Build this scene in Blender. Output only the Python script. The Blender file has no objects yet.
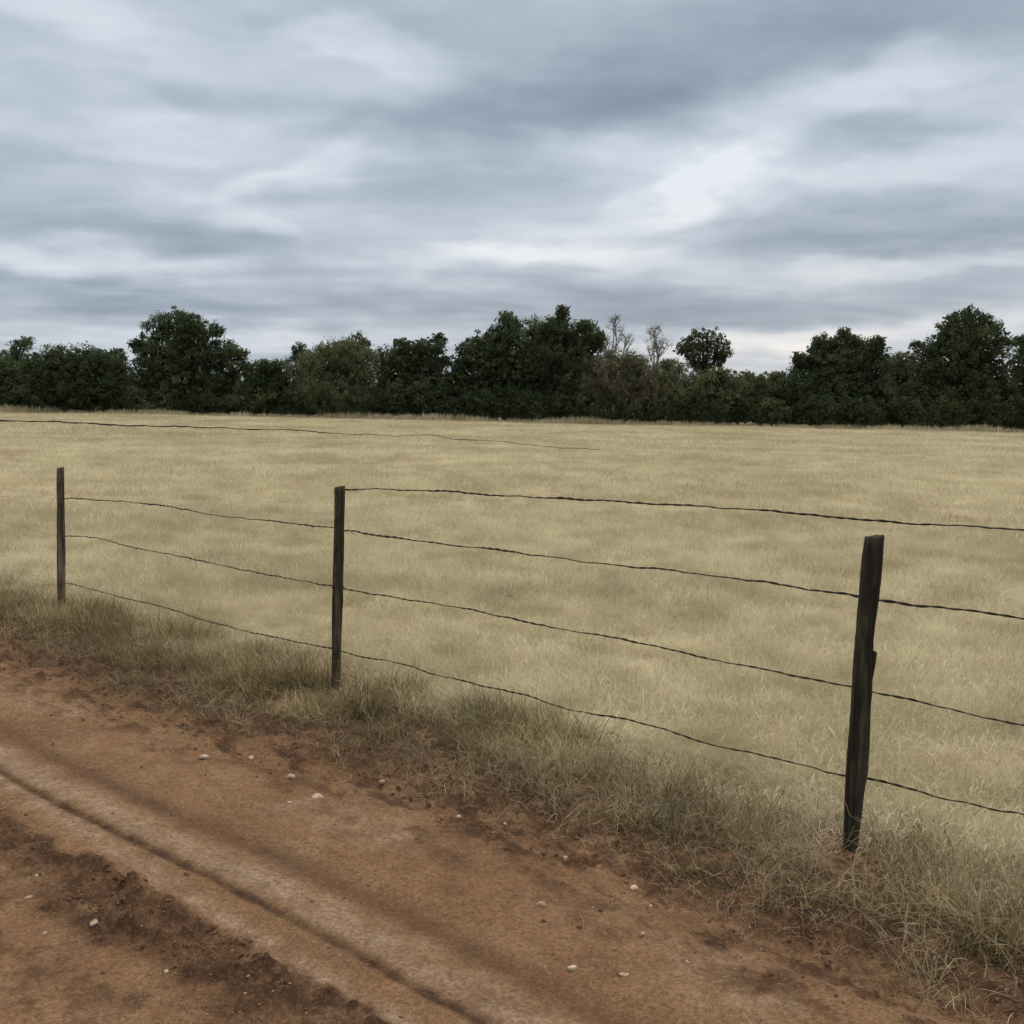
import bpy, math, random
import numpy as np
from mathutils import Vector, Matrix

random.seed(11)
rng = np.random.default_rng(11)
C = bpy.context.scene.collection
sc = bpy.context.scene

# ------------------------------------------------------------------ camera
EYE = 1.6
PITCH = math.radians(6.1)
ROLL = math.radians(1.18)
F = 1024.0
cam_d = bpy.data.cameras.new('camera')
cam = bpy.data.objects.new('camera', cam_d)
C.objects.link(cam)
cam_d.sensor_width = 36.0
cam_d.lens = 36.0
cam_d.clip_start = 0.05
cam_d.clip_end = 6000.0
MR = Matrix.Rotation(math.radians(90) - PITCH, 3, 'X') @ Matrix.Rotation(ROLL, 3, 'Z')
cam.matrix_world = Matrix.Translation((0, 0, EYE)) @ MR.to_4x4()
sc.camera = cam


def ray(px, py):
    return MR @ Vector(((px - 512) / F, (512 - py) / F, -1.0))


def on_plane_z(px, py, z=0.0):
    d = ray(px, py)
    k = (z - EYE) / d.z
    return Vector((d.x * k, d.y * k, z))


def at_depth(px, py, Y):
    d = ray(px, py)
    k = Y / d.y
    return Vector((d.x * k, Y, EYE + d.z * k))


# fence line: s runs along it (away to the left), t runs towards the road
P3 = on_plane_z(850, 846)
P2 = on_plane_z(336, 686)
SD = (P2 - P3); BAY = SD.length; SD.normalize()
TD = Vector((SD.y, -SD.x, 0))
if TD.dot(-P3) < 0:
    TD = -TD


def st(x, y):
    dx = x - P3.x; dy = y - P3.y
    return dx * SD.x + dy * SD.y, dx * TD.x + dy * TD.y


def xy(s, t):
    return P3.x + s * SD.x + t * TD.x, P3.y + s * SD.y + t * TD.y


def on_fence(px, py, t=0.0):
    d = ray(px, py)
    o = Vector((0, 0, EYE))
    p0 = P3 + TD * t
    k = (p0 - o).dot(TD) / d.dot(TD)
    return o + d * k


# ------------------------------------------------------------------ noise (numpy)
_perm = rng.permutation(256)
_perm = np.concatenate([_perm, _perm])
_ang = rng.random(256) * 2 * np.pi
_gx, _gy = np.cos(_ang), np.sin(_ang)


def perlin(x, y):
    x = np.asarray(x, float); y = np.asarray(y, float)
    xi = np.floor(x).astype(int); yi = np.floor(y).astype(int)
    xf = x - xi; yf = y - yi
    u = xf ** 3 * (xf * (xf * 6 - 15) + 10); v = yf ** 3 * (yf * (yf * 6 - 15) + 10)

    def g(ix, iy, dx, dy):
        h = _perm[(_perm[ix & 255] + iy) & 255]
        return _gx[h] * dx + _gy[h] * dy
    a = g(xi, yi, xf, yf); b = g(xi + 1, yi, xf - 1, yf)
    c = g(xi, yi + 1, xf, yf - 1); d = g(xi + 1, yi + 1, xf - 1, yf - 1)
    return (a + u * (b - a)) * (1 - v) + (c + u * (d - c)) * v


def fbm(x, y, f, o=4, gain=0.5):
    r = 0; a = 1.0
    for i in range(o):
        r = r + a * perlin(x * f + 17.3 * i, y * f - 9.1 * i)
        f *= 2.03; a *= gain
    return r


def smooth(a, b, x):
    k = np.clip((x - a) / (b - a), 0, 1)
    return k * k * (3 - 2 * k)


def gauss(x, w):
    return np.exp(-(x / w) ** 2)


# ------------------------------------------------------------------ terrain height in (s, t)
def edge_of_grass(s):
    return 0.52 + 0.19 * smooth(1.2, 4.6, s) + 0.09 * fbm(s, s * 0 + 3.1, 0.9, 3) + 0.10 * fbm(s, s * 0 + 7.7, 3.1, 3)


def terrain(s, t, fine=True):
    wig = 0.11 * smooth(0.7, 3.0, s) + 0.018 * perlin(s * 0.7, s * 0 + 5.5) + 0.006 * perlin(s * 3.3, s * 0 + 1.5)
    e = edge_of_grass(s)
    u = t - wig
    z = 0.012 * fbm(s, t, 0.7, 3)
    road = smooth(0.3, 1.0, t + 0.12 * fbm(s, t, 1.6, 2))
    z = z - 0.015 * road + 0.004
    # broad shallow wheel track nearer the fence
    z = z - 0.014 * gauss(u - 1.44, 0.10)
    # narrow sharp rut
    rt = u - 1.705
    z = z - 0.013 * gauss(rt, 0.020) * (0.75 + 0.5 * perlin(s * 1.7, s * 0 + 2.2))
    # loose broken soil on the near side of the track
    loose = smooth(1.85, 1.93, u + 0.09 * fbm(s, t, 2.6, 4)) * (1 - smooth(2.08, 2.24, t + 0.16 * fbm(s + 4, t, 2.2, 4)))
    z = z + 0.012 * loose
    clod = np.abs(fbm(s, t, 7.0, 4, 0.6))
    rough = 0.34 + 1.5 * loose + 1.5 * gauss(t - e - 0.10, 0.24) + 0.22 * smooth(2.3, 2.6, t)
    if fine:
        z = z + 0.030 * rough * (clod - 0.3) + 0.010 * rough * fbm(s, t, 26.0, 3, 0.6)
        z = z + 0.0022 * fbm(s, t, 34.0, 2)
        # scuffed humps and hollows where the grass gives out
        band = gauss(t - e - 0.22, 0.30)
        z = z + 0.030 * band * fbm(s * 0.6, t * 1.3, 3.4, 3)
    # small bank under the fence
    z = z + 0.012 * gauss(t - 0.25, 0.4)
    # low, long swells over the field
    far = smooth(3, 30, -t)
    z = z + 0.07 * far * fbm(s, t, 0.06, 2)
    return z, e, loose, wig, clod


# ------------------------------------------------------------------ mesh helpers
def mesh_np(name, V, faces_flat, counts, mats=(), smooth_=False, attrs=None):
    me = bpy.data.meshes.new(name)
    V = np.asarray(V, np.float32)
    me.vertices.add(len(V)); me.vertices.foreach_set('co', V.ravel())
    ff = np.asarray(faces_flat, np.int32).ravel(); cc = np.asarray(counts, np.int32)
    me.loops.add(len(ff)); me.loops.foreach_set('vertex_index', ff)
    me.polygons.add(len(cc))
    me.polygons.foreach_set('loop_start', np.concatenate([[0], np.cumsum(cc)[:-1]]).astype(np.int32))
    if smooth_:
        me.polygons.foreach_set('use_smooth', np.ones(len(cc), bool))
    for m in mats:
        me.materials.append(m)
    if attrs:
        for k, a in attrs.items():
            at = me.attributes.new(k, 'FLOAT', 'POINT')
            at.data.foreach_set('value', np.asarray(a, np.float32))
    me.update(calc_edges=True)
    return me


def link(name, me, parent=None):
    o = bpy.data.objects.new(name, me); C.objects.link(o)
    if parent:
        o.parent = parent
    return o


def tag(o, label=None, cat=None, group=None, kind=None):
    if label: o['label'] = label
    if cat: o['category'] = cat
    if group: o['group'] = group
    if kind: o['kind'] = kind
    return o


class Geo:
    def __init__(s):
        s.V = []; s.F = []; s.n = 0

    def add(s, V, Fs):
        s.V.append(np.asarray(V, float)); s.F += [tuple(i + s.n for i in f) for f in Fs]; s.n += len(V)

    def tube(s, pts, rad, sides=6, cap=True):
        pts = [Vector(p) for p in pts]; n = len(pts)
        V = []; up = Vector((0.13, 0.21, 1)).normalized()
        for i in range(n):
            d = (pts[min(i + 1, n - 1)] - pts[max(i - 1, 0)])
            d = d.normalized() if d.length > 1e-9 else Vector((0, 0, 1))
            a = d.cross(up)
            if a.length < 0.05: a = d.cross(Vector((1, 0, 0)))
            a.normalize(); b = d.cross(a)
            r = rad[i] if hasattr(rad, '__len__') else rad
            for k in range(sides):
                th = 2 * math.pi * k / sides
                V.append(pts[i] + (a * math.cos(th) + b * math.sin(th)) * r)
        Fs = [(i * sides + k, i * sides + (k + 1) % sides, (i + 1) * sides + (k + 1) % sides, (i + 1) * sides + k)
              for i in range(n - 1) for k in range(sides)]
        if cap:
            Fs += [tuple(range(sides))[::-1], tuple(range((n - 1) * sides, n * sides))]
        s.add([tuple(v) for v in V], Fs)

    def mesh(s, name, mats, smooth_=True):
        V = np.concatenate(s.V)
        flat = [i for f in s.F for i in f]; cnt = [len(f) for f in s.F]
        return mesh_np(name, V, flat, cnt, mats, smooth_)


# ------------------------------------------------------------------ node helper
class N:
    def __init__(s, tree):
        s.t = tree; s.t.nodes.clear()

    def new(s, typ, **kw):
        n = s.t.nodes.new(typ)
        for k, v in kw.items(): setattr(n, k, v)
        return n

    def put(s, sock, v):
        if isinstance(v, bpy.types.NodeSocket): s.t.links.new(v, sock)
        elif v is not None: sock.default_value = v

    def m(s, op, a, b=None, c=None, clamp=False):
        n = s.new('ShaderNodeMath', operation=op, use_clamp=clamp)
        for i, v in enumerate((a, b, c)):
            if v is not None: s.put(n.inputs[i], v)
        return n.outputs[0]

    def vm(s, op, a, b=None):
        n = s.new('ShaderNodeVectorMath', operation=op)
        s.put(n.inputs[0], a)
        if b is not None: s.put(n.inputs[1], b)
        return n.outputs['Value'] if op in ('DOT_PRODUCT', 'LENGTH') else n.outputs[0]

    def noise(s, vec, scale, detail=4, rough=0.5, dist=0.0, col=False):
        n = s.new('ShaderNodeTexNoise')
        if vec is not None: s.put(n.inputs['Vector'], vec)
        n.inputs['Scale'].default_value = scale; n.inputs['Detail'].default_value = detail
        n.inputs['Roughness'].default_value = rough; n.inputs['Distortion'].default_value = dist
        return n.outputs['Color' if col else 'Fac']

    def ramp(s, fac, stops):
        n = s.new('ShaderNodeValToRGB'); s.put(n.inputs[0], fac)
        e = n.color_ramp.elements
        while len(e) < len(stops): e.new(0.5)
        for el, (p, c) in zip(e, stops):
            el.position = p; el.color = (*c, 1) if len(c) == 3 else c
        return n.outputs[0]

    def mix(s, f, a, b, mode='MIX'):
        n = s.new('ShaderNodeMix', data_type='RGBA', blend_type=mode)
        s.put(n.inputs[0], f)
        for i, v in ((6, a), (7, b)):
            s.put(n.inputs[i], (*v, 1) if isinstance(v, tuple) and len(v) == 3 else v)
        return n.outputs[2]

    def mr(s, v, a, b, c=0.0, d=1.0):
        n = s.new('ShaderNodeMapRange'); n.clamp = True
        s.put(n.inputs[0], v)
        for i, x in zip((1, 2, 3, 4), (a, b, c, d)): s.put(n.inputs[i], x)
        return n.outputs[0]

    def attr(s, name, typ='GEOMETRY'):
        n = s.new('ShaderNodeAttribute', attribute_name=name, attribute_type=typ)
        return n.outputs['Fac']


def lin(r, g, b):
    f = lambda c: (c / 255 / 12.92) if c / 255 <= 0.04045 else ((c / 255 + 0.055) / 1.055) ** 2.4
    return (f(r), f(g), f(b))


def material(name):
    m = bpy.data.materials.new(name); m.use_nodes = True
    return m, N(m.node_tree)


def finish(n, col, rough=0.9, normal=None, transl=None, spec=0.2):
    out = n.new('ShaderNodeOutputMaterial')
    p = n.new('ShaderNodeBsdfPrincipled')
    n.put(p.inputs['Base Color'], (*col, 1) if isinstance(col, tuple) and len(col) == 3 else col)
    n.put(p.inputs['Roughness'], rough); p.inputs['Specular IOR Level'].default_value = spec
    if normal is not None: n.put(p.inputs['Normal'], normal)
    sh = p.outputs[0]
    if transl:
        tr = n.new('ShaderNodeBsdfTranslucent'); n.put(tr.inputs[0], (*col, 1) if isinstance(col, tuple) and len(col) == 3 else col)
        mx = n.new('ShaderNodeMixShader'); mx.inputs[0].default_value = transl
        n.t.links.new(sh, mx.inputs[1]); n.t.links.new(tr.outputs[0], mx.inputs[2]); sh = mx.outputs[0]
    n.t.links.new(sh, out.inputs['Surface'])


def bump(n, h, strength, dist, normal=None):
    b = n.new('ShaderNodeBump'); b.inputs['Strength'].default_value = strength; b.inputs['Distance'].default_value = dist
    n.put(b.inputs['Height'], h)
    if normal is not None: n.put(b.inputs['Normal'], normal)
    return b.outputs[0]


# ------------------------------------------------------------------ materials
def pos(n):
    return n.new('ShaderNodeNewGeometry').outputs['Position']


# dirt
M_dirt, n = material('red_dirt')
P = pos(n)
vo = n.new('ShaderNodeTexVoronoi'); n.put(vo.inputs['Vector'], n.vm('ADD', P, n.vm('MULTIPLY', n.noise(P, 40.0, 2, 0.5, col=True), (0.02, 0.02, 0.02)))); vo.inputs['Scale'].default_value = 130.0
cell = n.new('ShaderNodeSeparateColor'); n.put(cell.inputs[0], vo.outputs['Color']); cell = cell.outputs[0]
n1 = n.noise(P, 1.6, 5, 0.6); n2 = n.noise(P, 9.0, 6, 0.65); n3 = n.noise(P, 60.0, 4, 0.7); n4 = n.noise(P, 260.0, 2, 0.6)
base = n.ramp(n.m('ADD', n.m('MULTIPLY', n1, 0.6), n.m('MULTIPLY', n2, 0.4)), [(0.32, (0.185, 0.097, 0.046)), (0.50, (0.275, 0.155, 0.080)), (0.68, (0.370, 0.235, 0.135))])
pale = n.ramp(n2, [(0.3, (0.38, 0.255, 0.162)), (0.7, (0.48, 0.350, 0.238))])
grey = n.ramp(n2, [(0.3, (0.31, 0.222, 0.146)), (0.7, (0.39, 0.292, 0.200))])
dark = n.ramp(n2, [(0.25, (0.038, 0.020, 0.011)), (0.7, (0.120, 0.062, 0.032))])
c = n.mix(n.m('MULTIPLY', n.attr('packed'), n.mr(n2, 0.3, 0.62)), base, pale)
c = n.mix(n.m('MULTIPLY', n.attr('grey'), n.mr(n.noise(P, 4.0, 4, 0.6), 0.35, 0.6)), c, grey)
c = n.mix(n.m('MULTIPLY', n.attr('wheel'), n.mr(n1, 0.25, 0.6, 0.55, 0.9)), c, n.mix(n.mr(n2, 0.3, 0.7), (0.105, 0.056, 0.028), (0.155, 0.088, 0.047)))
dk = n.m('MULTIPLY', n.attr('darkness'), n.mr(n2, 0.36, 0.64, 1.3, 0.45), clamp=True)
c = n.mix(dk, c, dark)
c = n.mix(n.mr(n3, 0.42, 0.60, 0.0, 0.9), c, n.mix(0.5, c, (0.085, 0.046, 0.026)))
rg = n.m('SUBTRACT', 1.0, n.m('MULTIPLY', n.attr('packed'), 0.6))
c = n.mix(n.m('MULTIPLY', n.mr(cell, 0.55, 1.0, 0.0, 0.60), rg), c, n.mix(0.55, c, (0.07, 0.038, 0.020)))
c = n.mix(n.m('MULTIPLY', n.mr(cell, 0.20, 0.0, 0.0, 0.7), rg), c, n.mix(0.25, c, (0.42, 0.29, 0.19)))
c = n.mix(n.mr(n4, 0.60, 0.76, 0.0, 0.35), c, (0.36, 0.26, 0.18))
c = n.mix(n.mr(n4, 0.44, 0.30, 0.0, 0.6), c, (0.09, 0.055, 0.036))
sp = n.noise(P, 22.0, 3, 0.6)
c = n.mix(n.m('MULTIPLY', n.attr('litter'), n.mr(sp, 0.42, 0.6)), c, (0.070, 0.048, 0.028))
nb = bump(n, n2, 0.6, 0.03); nb = bump(n, n3, 0.9, 0.022, nb); nb = bump(n, cell, 0.35, 0.004, nb); nb = bump(n, n4, 0.7, 0.004, nb)
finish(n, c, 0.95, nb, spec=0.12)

# soil under the field grass
M_field, n = material('field_soil')
P = pos(n)
a = n.noise(P, 0.35, 6, 0.65); b = n.noise(P, 6.0, 5, 0.6)
c = n.ramp(a, [(0.3, (0.29, 0.245, 0.15)), (0.5, (0.37, 0.32, 0.20)), (0.7, (0.45, 0.39, 0.255))])
c = n.mix(n.mr(b, 0.45, 0.7, 0, 0.6), c, (0.19, 0.15, 0.085))
finish(n, c, 1.0, bump(n, b, 0.6, 0.05), spec=0.05)


def grass_mat(name, pal, dk, trans=0.42):
    m, n = material(name)
    P = pos(n)
    sc_ = n.new('ShaderNodeMapping'); n.put(sc_.inputs[0], P); sc_.inputs['Scale'].default_value = (1, 1, 0)
    big = n.noise(sc_.outputs[0], 0.13, 3, 0.7); mid = n.noise(sc_.outputs[0], 1.7, 5, 0.75)
    tint = n.attr('tint', 'INSTANCER')
    bl = n.attr('blade')
    v = n.m('ADD', n.m('MULTIPLY', bl, 0.5), n.m('MULTIPLY', tint, 0.5))
    c = n.ramp(v, pal)
    k = n.m('ADD', n.m('MULTIPLY', big, 0.45), n.m('MULTIPLY', mid, 0.55))
    c = n.mix(n.mr(k, 0.52, 0.40, 0.0, 0.72), c, dk)
    finish(n, c, 0.75, None, trans, spec=0.15)
    return m


M_grass = grass_mat('dry_grass',
                    [(0.0, (0.24, 0.19, 0.11)), (0.25, (0.44, 0.38, 0.24)), (0.6, (0.69, 0.62, 0.42)), (1.0, (0.88, 0.83, 0.63))],
                    (0.36, 0.315, 0.185))
M_verge = grass_mat('verge_grass',
                    [(0.0, (0.045, 0.033, 0.014)), (0.35, (0.130, 0.098, 0.042)), (0.62, (0.35, 0.277, 0.138)), (1.0, (0.80, 0.67, 0.40))],
                    (0.10, 0.074, 0.038), 0.30)
M_straw = grass_mat('dead_straw',
                    [(0.0, (0.11, 0.075, 0.040)), (0.5, (0.27, 0.20, 0.110)), (1.0, (0.60, 0.49, 0.31))],
                    (0.22, 0.165, 0.10), 0.15)

# weathered wood
def wood(name, cols, sc_=1.0):
    m, n = material(name)
    tc = n.new('ShaderNodeTexCoord').outputs['Object']
    mp = n.new('ShaderNodeMapping'); n.put(mp.inputs[0], tc); mp.inputs['Scale'].default_value = (38, 38, 2.2)
    g = n.noise(mp.outputs[0], 1.0, 6, 0.65, 0.6); l = n.noise(tc, 7.0, 4, 0.6)
    c = n.ramp(n.m('ADD', n.m('MULTIPLY', g, 0.7), n.m('MULTIPLY', l, 0.3)), cols)
    cr = n.mr(g, 0.44, 0.34)
    c = n.mix(n.m('MULTIPLY', cr, 0.7), c, (0.008, 0.006, 0.005))
    finish(n, c, 0.9, bump(n, g, 0.9, 0.006), spec=0.15)
    return m


M_wood = wood('weathered_wood', [(0.38, (0.014, 0.012, 0.008)), (0.5, (0.032, 0.028, 0.019)), (0.62, (0.072, 0.062, 0.043))])
M_wood_brown = wood('brown_wood', [(0.38, (0.020, 0.015, 0.010)), (0.5, (0.055, 0.041, 0.027)), (0.62, (0.14, 0.108, 0.075))])
M_wood_pale = wood('greyed_wood', [(0.38, (0.030, 0.022, 0.015)), (0.5, (0.100, 0.076, 0.052)), (0.62, (0.24, 0.19, 0.14))])

M_wire, n = material('rusty_wire')
P = pos(n); a = n.noise(P, 30, 4, 0.6)
finish(n, n.ramp(a, [(0.35, (0.014, 0.011, 0.009)), (0.6, (0.035, 0.024, 0.017)), (0.8, (0.075, 0.045, 0.028))]), 0.75, bump(n, a, 0.4, 0.002), spec=0.3)
M_wire_old, n = material('dull_wire')
finish(n, (0.13, 0.105, 0.08), 0.8, spec=0.2)

M_stone, n = material('pale_stone')
P = pos(n); a = n.noise(P, 45, 5, 0.6)
oi = n.new('ShaderNodeObjectInfo').outputs['Random']
c = n.ramp(a, [(0.35, (0.27, 0.175, 0.105)), (0.5, (0.41, 0.31, 0.22)), (0.65, (0.55, 0.46, 0.36))])
c = n.mix(n.m('MULTIPLY', oi, 0.35), c, (0.36, 0.25, 0.17))
finish(n, c, 0.9, bump(n, a, 0.5, 0.004), spec=0.2)
M_grit, n = material('grit')
P = pos(n); a = n.noise(P, 31, 3, 0.6)
finish(n, n.ramp(a, [(0.3, (0.10, 0.062, 0.040)), (0.52, (0.19, 0.115, 0.068)), (0.66, (0.27, 0.19, 0.13)), (0.85, (0.42, 0.34, 0.26))]), 0.95)


def leaf_mat(name, cols, trans=0.35):
    m, n = material(name)
    P = pos(n)
    a = n.attr('leaf'); b = n.noise(P, 0.45, 4, 0.6)
    v = n.m('ADD', n.m('MULTIPLY', a, 0.5), n.m('MULTIPLY', n.mr(b, 0.3, 0.7), 0.5))
    c = n.ramp(v, cols)
    finish(n, c, 0.7, None, trans, spec=0.1)
    return m


M_leaf = {  # leaf tones lightened to stand in for distance haze
    'dark': leaf_mat('dark_foliage', [(0.1, (0.032, 0.044, 0.023)), (0.5, (0.070, 0.092, 0.046)), (0.9, (0.145, 0.175, 0.086))]),
    'mid': leaf_mat('green_foliage', [(0.1, (0.044, 0.054, 0.026)), (0.5, (0.100, 0.122, 0.058)), (0.9, (0.185, 0.210, 0.100))]),
    'willow': leaf_mat('willow_foliage', [(0.1, (0.064, 0.072, 0.038)), (0.5, (0.130, 0.142, 0.075)), (0.9, (0.22, 0.23, 0.125))]),
    'brown': leaf_mat('brown_foliage', [(0.1, (0.075, 0.074, 0.047)), (0.5, (0.145, 0.142, 0.090)), (0.9, (0.24, 0.23, 0.15))]),
    'straw': leaf_mat('straw_foliage', [(0.1, (0.12, 0.10, 0.06)), (0.5, (0.22, 0.19, 0.115)), (0.9, (0.33, 0.29, 0.18))]),
}
M_bark, n = material('bark')
P = pos(n); a = n.noise(P, 5, 5, 0.6)
finish(n, n.ramp(a, [(0.3, (0.03, 0.024, 0.018)), (0.7, (0.085, 0.07, 0.055))]), 0.95)
M_bark_pale, n = material('pale_bark')
P = pos(n); a = n.noise(P, 5, 5, 0.6)
finish(n, n.ramp(a, [(0.3, (0.16, 0.14, 0.12)), (0.7, (0.30, 0.27, 0.235))]), 0.95)

# ------------------------------------------------------------------ ground: one grid, cut into road and field
def axis(lo, hi, step, far_lo, far_hi, grow=1.13):
    a = list(np.arange(lo, hi + 1e-6, step)); d = step; x = a[-1]
    up = []
    while x < far_hi:
        d *= grow; x += d; up.append(x)
    d = step; x = lo; dn = []
    while x > far_lo:
        d *= grow; x -= d; dn.append(x)
    return np.array(dn[::-1] + a + up)


S = axis(-2.2, 8.5, 0.0125, -2500, 2500)
T = axis(-0.6, 3.2, 0.0125, -2500, 2500, 1.11)
SS, TT = np.meshgrid(S, T, indexing='ij')
Z, E, LOOSE, WIG, CLOD = terrain(SS, TT)
X, Y = P3.x + SS * SD.x + TT * TD.x, P3.y + SS * SD.y + TT * TD.y
ns, nt = SS.shape
# dirt masks (soil tones; the narrow rut's shade is put in as dark colour)
nz = fbm(SS, TT, 1.2, 3)
tw = TT - WIG
packed = np.clip(0.75 * gauss(tw - 1.61 + 0.03 * nz, 0.075) + 0.70 * gauss(tw - 1.86 + 0.11 * smooth(0.7, 3, SS), 0.045) + 0.5 * gauss(tw - 1.15 + 0.2 * nz, 0.14) * smooth(-0.15, 0.25, nz), 0, 1)
rust = smooth(2.05, 2.3, TT + 0.1 * nz)
greym = np.clip(0.55 * gauss(tw - 1.64 + 0.02 * nz, 0.045), 0, 1)
e_ = E
wheel = np.clip(1.0 * gauss(tw - 1.455 + 0.02 * nz, 0.062) + 1.0 * gauss(tw - 1.708, 0.019), 0, 1)  # broad brown wheel track; narrow rut's shade tinted in as well
darkm = 1.1 * gauss(tw - 1.708, 0.017) + 1.25 * LOOSE  # shade in the narrow rut as colour, plus dark loose soil
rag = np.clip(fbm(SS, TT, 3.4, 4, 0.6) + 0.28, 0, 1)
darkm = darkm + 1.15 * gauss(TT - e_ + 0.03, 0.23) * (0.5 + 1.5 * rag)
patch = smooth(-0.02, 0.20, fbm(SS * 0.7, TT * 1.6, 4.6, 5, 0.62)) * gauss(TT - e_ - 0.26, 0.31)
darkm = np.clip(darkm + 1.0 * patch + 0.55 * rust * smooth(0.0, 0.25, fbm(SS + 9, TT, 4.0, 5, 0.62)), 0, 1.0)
litter = np.clip(1.0 - smooth(e_ - 0.10, e_ + 0.22, TT + 0.12 * nz), 0, 1)
V = np.stack([X, Y, Z], -1).reshape(-1, 3)
idx = np.arange(ns * nt).reshape(ns, nt)
quads = np.stack([idx[:-1, :-1], idx[:-1, 1:], idx[1:, 1:], idx[1:, :-1]], -1)
# orientation check
v0, v1, v3 = V[quads[5, 5, 0]], V[quads[5, 5, 1]], V[quads[5, 5, 3]]
if np.cross(v1 - v0, v3 - v0)[2] < 0:
    quads = quads[..., ::-1]
tc_ = 0.5 * (T[:-1] + T[1:])
is_road = (tc_ > -0.45) & (tc_ < 7.0)
ATT = dict(packed=packed, grey=greym, darkness=darkm, litter=litter, wheel=wheel)


def cut(mask, name, mat):
    q = quads[:, mask].reshape(-1, 4)
    used, inv = np.unique(q, return_inverse=True)
    me = mesh_np(name, V[used], inv.ravel(), np.full(len(q), 4), [mat], True,
                 {k: a.ravel()[used] for k, a in ATT.items()})
    return link(name, me)


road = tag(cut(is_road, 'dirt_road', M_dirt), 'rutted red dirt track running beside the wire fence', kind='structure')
field = tag(cut(~is_road, 'field', M_field), 'flat open field of dry grass reaching the trees', kind='structure')


def ground_z(x, y):
    s, t = st(x, y)
    return terrain(np.atleast_1d(np.asarray(s, float)), np.atleast_1d(np.asarray(t, float)), True)[0]


# ------------------------------------------------------------------ grass patches (prototypes for the instancer)
proto_col = bpy.data.collections.new('grass_clumps')


def blades(nb, R, h, w, lean, seed, curl=0.5, segs=4, flat=0.0, heads=0.0):
    r = np.random.default_rng(seed)
    nb = int(nb)
    rad = R * np.sqrt(r.random(nb)); th = r.random(nb) * 2 * np.pi
    # gather blades into small tufts
    k = max(3, nb // 14)
    cx = R * np.sqrt(r.random(k)); ct = r.random(k) * 2 * np.pi
    ci = r.integers(0, k, nb)
    bx = np.where(r.random(nb) < 0.6, cx[ci] * np.cos(ct[ci]) + r.normal(0, R * 0.05, nb), rad * np.cos(th))
    by = np.where(r.random(nb) < 0.6, cx[ci] * np.sin(ct[ci]) + r.normal(0, R * 0.05, nb), rad * np.sin(th))
    H = h * (0.45 + 0.75 * r.random(nb)); H[r.random(nb) < 0.03] *= 1.25
    W = w * (0.6 + 0.8 * r.random(nb))
    az = r.random(nb) * 2 * np.pi
    le = lean * (0.25 + 1.2 * r.random(nb))
    cu = curl * (r.random(nb) * 1.4)
    dx, dy = np.cos(az), np.sin(az)
    fa = az + np.pi / 2 + r.normal(0, 0.6, nb)
    px, py = np.cos(fa), np.sin(fa)
    rows = []
    x, y, z = bx.copy(), by.copy(), np.full(nb, -0.02)
    ang = le.copy()
    for i in range(segs + 1):
        u = i / segs
        ww = W * (1 - u) ** 0.7 * 0.5 + 0.00012
        if heads > 0:
            hd = (np.arange(nb) % 7 == 0)
            if i == segs - 1: ww = np.where(hd, W * heads, ww)
        rows.append(np.stack([np.stack([x - px * ww, y - py * ww, z], -1), np.stack([x + px * ww, y + py * ww, z], -1)], 1))
        st_ = H / segs
        x = x + dx * np.sin(ang) * st_; y = y + dy * np.sin(ang) * st_
        z = z + np.maximum(np.cos(ang), -0.25) * st_ * (1 - flat)
        ang = ang + cu / segs * (1 + u) + r.normal(0, 0.10, nb)
        jit = r.normal(0, 0.18, nb)
        dx, dy = dx * np.cos(jit) - dy * np.sin(jit), dx * np.sin(jit) + dy * np.cos(jit)
    A = np.stack(rows, 1)            # nb, segs+1, 2, 3
    Vv = A.reshape(-1, 3)
    base = (np.arange(nb) * (segs + 1) * 2)[:, None]
    q = np.stack([base + np.array([i * 2, i * 2 + 1, i * 2 + 3, i * 2 + 2]) for i in range(segs)], 1).reshape(-1, 4)
    col = np.repeat(r.random(nb), (segs + 1) * 2)
    return Vv, q, col


def proto(name, mat, **kw):
    Vv, q, col = blades(**kw)
    me = mesh_np(name, Vv, q.ravel(), np.full(len(q), 4), [mat], False, {'blade': col})
    o = bpy.data.objects.new(name, me)
    return o


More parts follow.
